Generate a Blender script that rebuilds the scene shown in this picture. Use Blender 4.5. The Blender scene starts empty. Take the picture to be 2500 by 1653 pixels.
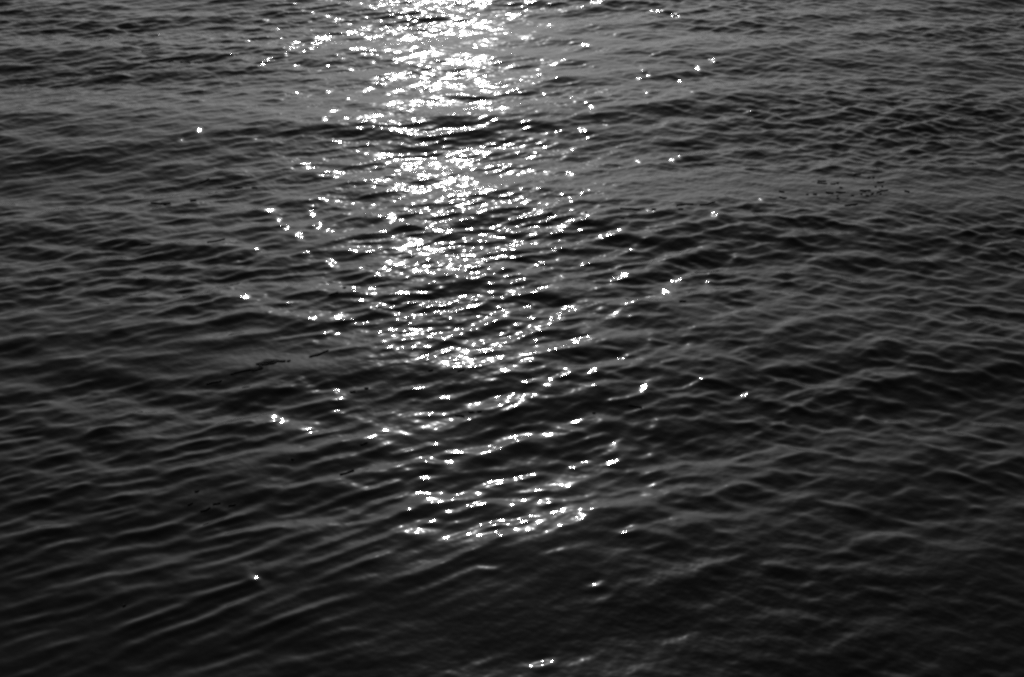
import bpy, math, random
import numpy as np
from mathutils import Vector, Euler

# ------------------------------------------------------------------ camera
sc = bpy.context.scene
CAM_H = 4.0
PITCH = 29.4            # degrees below the horizon, centre of frame
ROLL = 1.2
LENS = 50.0
cam_d = bpy.data.cameras.new("camera")
cam_d.lens = LENS; cam_d.sensor_width = 36.0; cam_d.clip_start = 0.1; cam_d.clip_end = 20000
cam = bpy.data.objects.new("camera", cam_d)
sc.collection.objects.link(cam)
cam.location = (0, 0, CAM_H)
CAM_R = Euler((math.radians(90 - PITCH), 0, 0)).to_matrix() @ Euler((0, 0, math.radians(ROLL))).to_matrix()
cam.rotation_euler = CAM_R.to_euler()
sc.camera = cam

# ------------------------------------------------------------------ light: low sun ahead, clear sky, black and white film
SUN_EL = 24.3
SUN_AZ = -2.6           # degrees from straight ahead (+Y), positive to the right
world = bpy.data.worlds.new("World"); sc.world = world; world.use_nodes = True
nt = world.node_tree; nt.nodes.clear()
sky = nt.nodes.new("ShaderNodeTexSky"); sky.sky_type = 'NISHITA'; sky.sun_disc = False
sky.sun_elevation = math.radians(SUN_EL); sky.sun_rotation = math.radians(SUN_AZ)
sky.air_density = 1.3; sky.dust_density = 2.0; sky.ozone_density = 1.0
bw = nt.nodes.new("ShaderNodeRGBToBW")
bg = nt.nodes.new("ShaderNodeBackground"); bg.inputs["Strength"].default_value = 0.055
out = nt.nodes.new("ShaderNodeOutputWorld")
nt.links.new(sky.outputs["Color"], bw.inputs["Color"])
nt.links.new(bw.outputs["Val"], bg.inputs["Color"])
nt.links.new(bg.outputs["Background"], out.inputs["Surface"])

sun_d = bpy.data.lights.new("sun", 'SUN'); sun_d.energy = 3.2; sun_d.angle = math.radians(0.53)
sun_d.color = (1, 1, 1)     # the picture is monochrome
sun = bpy.data.objects.new("sun", sun_d); sc.collection.objects.link(sun)
az, el = math.radians(SUN_AZ), math.radians(SUN_EL)
to_sun = Vector((math.sin(az) * math.cos(el), math.cos(az) * math.cos(el), math.sin(el)))
sun.rotation_euler = to_sun.to_track_quat('Z', 'Y').to_euler()
sun.location = (0, 40, 30)

sc.view_settings.view_transform = 'Standard'; sc.view_settings.look = 'None'
sc.view_settings.gamma = 1.0; sc.view_settings.use_curve_mapping = False
sc.view_settings.exposure = -0.74
sc.render.engine = 'CYCLES'
cy = sc.cycles
cy.use_adaptive_sampling = False
cy.use_denoising = False
cy.pixel_filter_type = 'BLACKMAN_HARRIS'
cy.filter_width = 2.6          # soft film-like response: bright points spread into discs
cy.sample_clamp_direct = 0.0; cy.sample_clamp_indirect = 0.0
cy.max_bounces = 3

# ------------------------------------------------------------------ water surface
rng = np.random.default_rng(11)

def graded(lo_dense, hi_dense, step0, step1, far_lo, far_hi, grow=1.25):
    v = [lo_dense]
    while v[-1] < hi_dense:
        t = (v[-1] - lo_dense) / (hi_dense - lo_dense)
        v.append(v[-1] + step0 + (step1 - step0) * t)
    up = [v[-1]]; s = step1
    while up[-1] < far_hi:
        s *= grow; up.append(up[-1] + s)
    dn = [v[0]]; s = step0
    while dn[-1] > far_lo:
        s *= grow; dn.append(dn[-1] - s)
    return np.array(dn[:0:-1] + v + up[1:])

X = graded(-7.0, 7.0, 0.0135, 0.0135, -4000, 4000)
Y = graded(3.3, 20.0, 0.009, 0.020, -300, 8000)
DX = np.gradient(X); DY = np.gradient(Y)

def band(n, lmin, lmax, crest, spread, slope, p=0.0):
    """random waves: crest direction in degrees from the x axis, rms slope of the whole band"""
    lam = np.exp(rng.uniform(math.log(lmin), math.log(lmax), n))
    c = np.radians(rng.normal(crest, spread, n))
    k = 2 * np.pi / lam
    w = lam ** p
    a = rng.rayleigh(1.0, n) * w / k
    a *= slope / math.sqrt(0.5 * np.sum((a * k) ** 2))
    kx = -np.sin(c) * k; ky = np.cos(c) * k
    ph = rng.uniform(0, 2 * np.pi, n)
    fx = np.clip((lam[:, None] / DX[None, :] - 3.0) / 3.0, 0, 1)
    fy = np.clip((lam[:, None] / DY[None, :] - 3.0) / 3.0, 0, 1)
    ax = kx[:, None] * X[None, :]; ay = ky[:, None] * Y[None, :] + ph[:, None]
    H = (np.sin(ay) * fy * a[:, None]).T @ (np.cos(ax) * fx) + (np.cos(ay) * fy * a[:, None]).T @ (np.sin(ax) * fx)
    kc = math.sqrt(float(np.sum((a * k) ** 2) / np.sum(a ** 2)))
    Q = (np.cos(ay) * fy * a[:, None]).T @ (np.cos(ax) * fx) - (np.sin(ay) * fy * a[:, None]).T @ (np.sin(ax) * fx)
    return (H, Q), kc

def noise_field(n, lmin, lmax, crest=10, spread=40):
    (H, _), _ = band(n, lmin, lmax, crest, spread, 1.0, p=0.0)
    return H / H[200:-60, 60:-60].std()

def smooth(x, a, b):
    t = np.clip((x - a) / (b - a), 0, 1); return t * t * (3 - 2 * t)

XX, YY = np.meshgrid(X, Y)
def stokes(H, k, s):
    """peaked crests that lean away from the quay, the way the wind drives them"""
    H, Q = H
    lim = 2.2 * H[200:-60, 60:-60].std()
    h1 = lim * np.tanh(H / lim); q1 = lim * np.tanh(Q / lim)
    return H + s * k * (1.2 * h1 * h1 - 1.6 * h1 * q1)

H = np.zeros_like(XX)
h, k = band(14, 1.6, 3.6, 10, 12, 0.026);  H += stokes(h, k, 0.5)
h, k = band(80, 0.45, 1.4, 13, 24, 0.048); H += stokes(h, k, 0.5) * (1 - 0.5 * smooth(YY, 6.5, 4.6))
def blob(x, y, rx, ry):
    return np.exp(-((XX - x) / rx) ** 2 - ((YY - y) / ry) ** 2)
# a low uneven swell rolling in, crests slanting away to the right
yc = YY - 0.19 * (XX + 0.3) - 0.12 * np.sin(0.9 * XX + 0.6)
knots = np.array([-400, 2.9, 4.45, 5.95, 7.45, 10.2, 13.2, 16.5, 20.0, 8500]); turns = np.array([-160, -2, -1, 0, 1, 2, 3, 4, 5, 1400.0])
fine = np.linspace(2, 22, 800); tf = np.interp(fine, knots, turns); kern = np.hanning(61); kern /= kern.sum()
tf = np.interp(fine, fine[30:-30], np.convolve(tf, kern, 'valid'))
ph = 2 * np.pi * np.interp(yc, fine, tf)
local_k = 2 * np.pi * np.maximum(0.2, np.interp(yc, fine, np.gradient(tf, fine)))
pack = (0.75 * blob(-1.0, 10.2, 4.5, 1.5) + 0.7 * blob(0.2, 7.2, 2.5, 1.2) + 0.7 * blob(3.5, 12.0, 2.5, 1.6) + 0.4 * blob(0.3, 5.4, 1.6, 0.8))
H += 0.060 * np.sin(ph) / local_k * np.clip(pack, 0, 1.1)
# gusts and slicks
gust = noise_field(30, 2.0, 6.0, 12, 25)
gust2 = noise_field(40, 0.8, 2.5, 15, 30)
m1 = 0.75 + 0.45 * smooth(gust + 0.5 * gust2, -1.2, 1.3)
m2 = 0.65 + 0.55 * smooth(0.7 * gust + 0.8 * gust2, -1.0, 1.4)
m1 += 0.25 * blob(-3.2, 11.8, 2.4, 1.1); m2 += 0.4 * blob(-3.2, 11.8, 2.4, 1.1)
right = smooth(XX / (0.36 * np.maximum(YY, 1)), -0.1, 0.7)
slick = (0.55 * blob(2.4, 9.35, 2.4, 0.35) + 0.3 * blob(-1.3, 9.0, 1.6, 0.4) + 0.65 * blob(-1.35, 6.78, 0.5, 0.2)
         + 0.45 * blob(-0.4, 6.75, 0.6, 0.25) + 0.8 * blob(0.1, 4.55, 1.1, 0.65) + 0.5 * blob(2.2, 4.7, 0.9, 0.7))
calm = np.clip(1 - slick, 0.3, 1)
far_lane = blob(-0.4, 12.6, 1.6, 2.2)
near = (1 - 0.45 * smooth(YY, 6.0, 4.4)) * (1 - 0.3 * far_lane)
lee = blob(-1.5, 5.2, 1.1, 0.9)
h, k = band(200, 0.17, 0.45, 18, 22, 0.084); H += stokes(h, k, 1.6) * m1 * calm * near
h, k = band(420, 0.055, 0.16, 23, 19, 0.108); H += stokes(h, k, 2.0) * m2 * calm * near * (1 - 0.3 * right)
h, k = band(160, 0.09, 0.165, 31, 8, 0.120); H += stokes(h, k, 2.0) * lee
h, k = band(320, 0.062, 0.22, -22, 18, 0.105); H += stokes(h, k, 1.8) * (0.25 + 0.75 * m2) * (0.2 + 0.9 * right) * calm * near
h, k = band(300, 0.05, 0.10, 18, 28, 0.035); H += stokes(h, k, 1.0) * m2 * calm
# the smooth backs of low swells on which the weed has gathered
for x, y, rx, ry, g in ((-1.35, 6.80, 0.55, 0.22, 0.10), (2.4, 9.35, 2.2, 0.4, 0.05), (-1.45, 5.75, 0.4, 0.2, 0.06)):
    b_ = blob(x, y, rx, ry); H = H * (1 - 0.55 * b_) - g * (YY - y) * b_
# lone steep wavelets away from the main glitter, each tipped far enough to catch the sun
def ground(px, py):
    """the spot on the mean water level seen at a point of the 2500 x 1653 photograph"""
    f = LENS / 36.0 * 2500
    d = CAM_R @ Vector(((px - 1250) / f, -(py - 826.5) / f, -1.0))
    t = -CAM_H / d.z
    return d.x * t, d.y * t
LONE = [(595, 1340), (1384, 1354), (1400, 1384), (990, 1206), (1198, 1206), (1068, 1150), (997, 1145), (1147, 1210), (1147, 1240), (1137, 1317),
        (1253, 1532), (1457, 1226), (1260, 1155), (705, 883), (780, 901), (788, 954), (1503, 797), (1592, 802), (1372, 866), (1490, 899), (1723, 906),
        (1997, 951), (1513, 980), (1421, 1031), (1503, 1044), (1701, 585), (1640, 646), (1655, 505), (1759, 468), (1486, 156), (1500, 173), (1478, 182),
        (1573, 186), (1617, 160), (1631, 171), (1649, 142), (1495, 215), (1569, 35), (645, 510), (660, 524), (720, 485), (735, 522), (692, 547),
        (765, 536), (709, 588), (765, 604), (553, 604), (420, 326), (463, 310), (690, 148), (663, 128), (678, 112), (610, 145), (628, 138), (725, 107),
        (732, 95), (752, 104), (762, 210), (753, 284), (838, 295), (1400, 285), (1368, 250), (1320, 402), (1258, 217), (1330, 230), (1290, 300), (1350, 300)]
for px, py in LONE:
    x, y = ground(px * 2500 / 2371, py * 2500 / 2371)
    v = (Vector((0, 0, CAM_H)) - Vector((x, y, 0))).normalized(); nrm = (v + to_sun).normalized()
    g = Vector((-nrm.x / nrm.z, -nrm.y / nrm.z)); gl = max(g.length, 0.06); d = g.normalized()
    i0, i1 = np.searchsorted(X, (x - 0.5, x + 0.5)); j0, j1 = np.searchsorted(Y, (y - 0.5, y + 0.5))
    sg = 0.019 + 0.0011 * y; amp = 1.12 * (gl + 0.03) * sg
    dx = XX[j0:j1, i0:i1] - x; dy = YY[j0:j1, i0:i1] - y
    u = dx * d.x + dy * d.y; w = -dx * d.y + dy * d.x
    u = u + 2.5 * w * w     # gently bowed
    H[j0:j1, i0:i1] += amp * (u / sg) * np.exp(-0.5 * (u / sg) ** 2 - 0.5 * (w / (1.9 * sg)) ** 2)
H = H.astype(np.float32)

def height(x, y):
    i = int(np.clip(np.searchsorted(X, x) - 1, 0, len(X) - 2)); j = int(np.clip(np.searchsorted(Y, y) - 1, 0, len(Y) - 2))
    u = (x - X[i]) / (X[i + 1] - X[i]); v = (y - Y[j]) / (Y[j + 1] - Y[j])
    return float((1-u)*(1-v)*H[j, i] + u*(1-v)*H[j, i+1] + (1-u)*v*H[j+1, i] + u*v*H[j+1, i+1])

ny, nx = H.shape
co = np.empty((ny, nx, 3), np.float32); co[..., 0] = XX; co[..., 1] = YY; co[..., 2] = H
idx = np.arange(ny * nx, dtype=np.int32).reshape(ny, nx)
quads = np.stack([idx[:-1, :-1], idx[:-1, 1:], idx[1:, 1:], idx[1:, :-1]], -1).reshape(-1, 4)
me = bpy.data.meshes.new("water")
me.vertices.add(ny * nx); me.vertices.foreach_set("co", co.ravel())
me.loops.add(quads.size); me.loops.foreach_set("vertex_index", quads.ravel())
me.polygons.add(len(quads)); me.polygons.foreach_set("loop_start", np.arange(0, quads.size, 4, dtype=np.int32))
me.polygons.foreach_set("use_smooth", np.ones(len(quads), bool))
me.update(calc_edges=True)
water = bpy.data.objects.new("water", me); sc.collection.objects.link(water)
water["kind"] = "structure"
print("water grid", nx, ny, len(quads) * 2, "tris")

def water_material():
    m = bpy.data.materials.new("water"); m.use_nodes = True
    t = m.node_tree; t.nodes.clear(); L = t.links
    N = lambda k: t.nodes.new(k)
    tc = N("ShaderNodeTexCoord")
    def ripple(angle, sx, sy, scale, detail):
        mp = N("ShaderNodeMapping"); mp.inputs["Rotation"].default_value = (0, 0, math.radians(-angle))
        mp.vector_type = 'POINT'
        mp.inputs["Scale"].default_value = (sx, sy, 0.0)
        L.new(tc.outputs["Object"], mp.inputs["Vector"])
        nz = N("ShaderNodeTexNoise"); nz.inputs["Scale"].default_value = scale
        nz.inputs["Detail"].default_value = detail; nz.inputs["Roughness"].default_value = 0.45
        L.new(mp.outputs["Vector"], nz.inputs["Vector"])
        return nz.outputs["Fac"]
    a = ripple(22, 0.9, 1.0, 17, 1.0)
    b = ripple(-28, 0.9, 1.0, 22, 1.0)
    add = N("ShaderNodeMath"); add.operation = 'ADD'
    L.new(a, add.inputs[0]); L.new(b, add.inputs[1])
    bump = N("ShaderNodeBump"); bump.inputs["Strength"].default_value = 1.0; bump.inputs["Distance"].default_value = 0.0026
    at = N("ShaderNodeAttribute"); at.attribute_name = "ruffle"
    mul = N("ShaderNodeMath"); mul.operation = 'MULTIPLY'
    L.new(add.outputs[0], mul.inputs[0]); L.new(at.outputs["Fac"], mul.inputs[1])
    L.new(mul.outputs[0], bump.inputs["Height"])
    def lobe(r):
        p = N("ShaderNodeBsdfPrincipled")
        p.inputs["Base Color"].default_value = (0.003, 0.003, 0.003, 1)
        p.inputs["Roughness"].default_value = r; p.inputs["IOR"].default_value = 1.333
        L.new(bump.outputs["Normal"], p.inputs["Normal"]); return p
    p1, p2 = lobe(0.042), lobe(0.2)
    mx = N("ShaderNodeMixShader"); mx.inputs["Fac"].default_value = 0.055
    L.new(p1.outputs[0], mx.inputs[1]); L.new(p2.outputs[0], mx.inputs[2])
    o = N("ShaderNodeOutputMaterial"); L.new(mx.outputs[0], o.inputs["Surface"])
    return m
# how ruffled the skin of the water is (fine ripples live in the gusts, the lee water near the quay is smooth)
ruffle = (0.55 + 0.6 * smooth(YY, 5.0, 12.0)) * (0.4 + 0.6 * m2) + 0.35 * right * m2 - 0.5 * far_lane * m2
at = me.attributes.new("ruffle", 'FLOAT', 'POINT'); at.data.foreach_set("value", ruffle.astype(np.float32).ravel())
me.materials.append(water_material())

# ------------------------------------------------------------------ floating weed
def weed_material():
    m = bpy.data.materials.new("weed"); m.use_nodes = True
    t = m.node_tree; p = t.nodes["Principled BSDF"]
    tc = t.nodes.new("ShaderNodeTexCoord"); nz = t.nodes.new("ShaderNodeTexNoise"); nz.inputs["Scale"].default_value = 60
    cr = t.nodes.new("ShaderNodeValToRGB")
    cr.color_ramp.elements[0].color = (0.003, 0.003, 0.003, 1); cr.color_ramp.elements[1].color = (0.014, 0.014, 0.014, 1)
    t.links.new(tc.outputs["Object"], nz.inputs["Vector"]); t.links.new(nz.outputs["Fac"], cr.inputs["Fac"])
    t.links.new(cr.outputs["Color"], p.inputs["Base Color"])
    p.inputs["Roughness"].default_value = 0.85; p.inputs["Specular IOR Level"].default_value = 0.1
    return m
WEED = weed_material()
wr = random.Random(5)

def ribbon(name, pts, w0, w1, parent=None, origin=None):
    """a flat blade lying on the water along a ground polyline; w0 = widest, w1 = ends (metres)"""
    P = [Vector(p) for p in pts]
    L = [0.0]
    for a, b in zip(P, P[1:]): L.append(L[-1] + (b - a).length)
    n = max(4, min(40, int(L[-1] / 0.012)))
    ph = [wr.uniform(0, 6.28) for _ in range(3)]
    row = []
    for i in range(n + 1):
        s_ = L[-1] * i / n; j = 0
        while j < len(L) - 2 and L[j + 1] < s_: j += 1
        u = (s_ - L[j]) / max(1e-6, L[j + 1] - L[j])
        p = P[j].lerp(P[j + 1], u); d = (P[j + 1] - P[j]).normalized(); q = Vector((-d.y, d.x))
        t = i / n
        w = w1 + (w0 - w1) * math.sin(math.pi * min(1, max(0, t))) ** 0.6
        w *= 0.8 + 0.25 * math.sin(9 * t + ph[0]) + 0.15 * math.sin(23 * t + ph[1])
        p = p + q * (0.15 * w0 * math.sin(7 * t + ph[2]))
        row.append((p - q * w / 2, p + q * w / 2))
    ox, oy = origin if origin else (sum(p.x for p in P) / len(P), sum(p.y for p in P) / len(P))
    oz = 0 if origin is None else height(ox, oy)
    if origin is None: oz = height(ox, oy)
    V, F = [], []
    for a, b in row:
        for dz in (0.006, -0.004):
            for c in (a, b):
                V.append((c.x - ox, c.y - oy, height(c.x, c.y) + dz - oz))
    for i in range(n):
        a = i * 4; b = a + 4
        F += [(a, a+1, b+1, b), (a+2, b+2, b+3, a+3), (a, b, b+2, a+2), (a+1, a+3, b+3, b+1)]
    F += [(0, 2, 3, 1), (n*4, n*4+1, n*4+3, n*4+2)]
    m = bpy.data.meshes.new(name); m.from_pydata(V, [], F); m.update(); m.materials.append(WEED)
    o = bpy.data.objects.new(name, m); sc.collection.objects.link(o)
    if parent: o.parent = parent
    else: o.location = (ox, oy, oz)
    return o

def gp(pts, off, scale):
    return [ground(x / scale + off[0], y / scale + off[1]) for x, y in pts]

Z5 = ((450, 820), 5.93); Z6 = ((1900, 380), 5.93)
Z1 = ((0, 0), 1.8976); Z2 = ((1250, 0), 1.8976); Z3 = ((0, 826), 1.8976); Z4 = ((1250, 826), 1.8976)

# the looped clump, the only one with several blades
c = ground(450 + 1240 / 5.93, 820 + 400 / 5.93)
root = bpy.data.objects.new("seaweed_clump", None); sc.collection.objects.link(root)
root.empty_display_size = 0.05; root.location = (c[0], c[1], height(*c))
root["label"] = "dark looped seaweed clump with a long thin trailing tail floating on dark ripples"
root["category"] = "seaweed"
ribbon("frond", gp([(1035, 428), (1110, 416), (1200, 388), (1330, 368), (1400, 374), (1470, 374)], *Z5), 0.030, 0.010, root, c)
ribbon("strand", gp([(1090, 440), (1180, 437), (1290, 416), (1340, 390)], *Z5), 0.008, 0.004, root, c)
ribbon("strand", gp([(1080, 445), (1112, 468), (1140, 490), (1060, 508), (980, 526)], *Z5), 0.009, 0.004, root, c)
ribbon("strand", gp([(1110, 478), (1000, 503), (880, 525), (740, 552)], *Z5), 0.010, 0.005, root, c)
ribbon("frond", gp([(668, 568), (700, 560), (745, 550)], *Z5), 0.014, 0.005, root, c)

def scrap(z, pts, w=0.009, kind=None):
    g = gp(pts, *z)
    length = sum((Vector(b) - Vector(a)).length for a, b in zip(g, g[1:]))
    if kind is None: kind = "strand" if length > 0.11 else "scrap"
    place = {id(Z6): ("in the crowded drift around the broad leaf", "weed drifting around the broad leaf"),
             id(Z2): ("in the thin broken line trailing off the leaf drift", "weed line trailing off the leaf drift"),
             id(Z5): ("beside the looped clump", "weed beside the looped clump"),
             id(Z1): ("on open grey swell apart from any drift", "weed apart on the open grey swell")}.get(id(z), ("alone on dark smooth ripples", "lone weed on dark smooth ripples"))
    if kind == "strand":
        o = ribbon("seaweed_strand", g, w, 0.004)
        o["label"] = "long thin dark weed strand " + place[0]; o["group"] = place[1]
    elif kind == "scrap":
        o = ribbon("seaweed_scrap", g, w, 0.006)
        o["label"] = "tiny short dark weed scrap " + place[0]; o["group"] = place[1]
    else:
        o = ribbon("seaweed_leaf", g, w, 0.006); o["label"] = kind
    o["category"] = "seaweed"
    return o

scrap(Z5, [(1485, 383), (1510, 378), (1540, 370)], 0.010)
scrap(Z5, [(315, 690), (370, 685), (430, 670), (540, 650)], 0.018, "short dark blade of weed with one thick blunt end and a thin tip")
scrap(Z5, [(1810, 312), (1940, 272), (2090, 228)], 0.006)
scrap(Z5, [(1850, 300), (1930, 285), (2000, 262)], 0.005)
scrap(Z6, [(1180, 527), (1230, 523), (1270, 520), (1340, 527)], 0.032, "broad dark weed leaf floating amid a drift of small scraps")
for p in ([(1095, 262), (1140, 252), (1200, 246)], [(1300, 297), (1335, 297)], [(1370, 297), (1398, 297)], [(570, 353), (630, 361), (695, 355)],
          [(560, 390), (640, 405), (710, 405)], [(760, 410), (800, 408), (830, 402)], [(840, 392), (880, 389)], [(1430, 380), (1490, 380), (1530, 372)], [(885, 470), (930, 482)],
          [(1340, 582), (1380, 565)], [(1420, 557), (1500, 525), (1590, 508)], [(690, 545), (720, 558), (800, 562)], [(830, 548), (900, 552), (970, 552)],
          [(1050, 600), (1095, 600)], [(10, 520), (50, 534)], [(10, 630), (60, 645), (120, 645)], [(960, 748), (1040, 734), (1150, 718)],
          [(1830, 513), (1900, 537)], [(500, 572), (560, 577)], [(400, 583), (440, 578)], [(845, 605), (866, 605)], [(1260, 600), (1310, 606)],
          [(1190, 575), (1215, 585)], [(840, 642), (880, 642)], [(1465, 580), (1490, 572)], [(1400, 445), (1425, 445)], [(1495, 440), (1520, 440)]):
    scrap(Z6, p, wr.uniform(0.006, 0.010))
for p in ([(500, 980), (550, 980), (592, 986)], [(645, 985), (666, 985)], [(760, 963), (800, 960), (840, 961)], [(868, 962), (905, 960), (940, 948)], [(500, 1022), (522, 1022)],
          [(768, 985), (792, 984)], [(335, 998), (348, 997)], [(163, 1003), (187, 998)], [(775, 1401), (806, 1398)], [(1240, 890), (1262, 893)], [(1425, 849), (1440, 850)]):
    scrap(Z2, p, wr.uniform(0.008, 0.011))
for p in ([(655, 239), (690, 236), (740, 228)], [(780, 286), (803, 280)], [(835, 284), (882, 291)], [(1083, 856), (1122, 858)], [(1165, 862), (1192, 863)],
          [(922, 839), (970, 826)], [(697, 938), (740, 940), (790, 937)], [(880, 922), (908, 918)], [(650, 1137), (700, 1133)], [(960, 1131), (1000, 1126), (1043, 1112)],
          [(1523, 1379), (1568, 1369)], [(1590, 1339), (1603, 1336)]):
    scrap(Z1, p, wr.uniform(0.008, 0.013))
for p in ([(870, 773), (892, 764)], [(903, 713), (922, 706)], [(985, 769), (1022, 762)], [(1058, 774), (1092, 766)], [(928, 801), (950, 796), (974, 784)],
          [(1670, 496), (1702, 486)], [(1575, 628), (1605, 620), (1640, 604)], [(1620, 247), (1647, 246)], [(1688, 232), (1708, 233)], [(2170, 338), (2197, 341)],
          [(2210, 340), (2231, 340)], [(2108, 349), (2152, 356)], [(2120, 164), (2152, 155)], [(1985, 159), (2006, 156)], [(568, 1239), (580, 1231)], [(1348, 564), (1362, 566)]):
    scrap(Z3, p, wr.uniform(0.007, 0.010))
for p in ([(540, 312), (570, 314), (602, 323)], [(373, 338), (388, 338)]):
    scrap(Z4, p, 0.007)
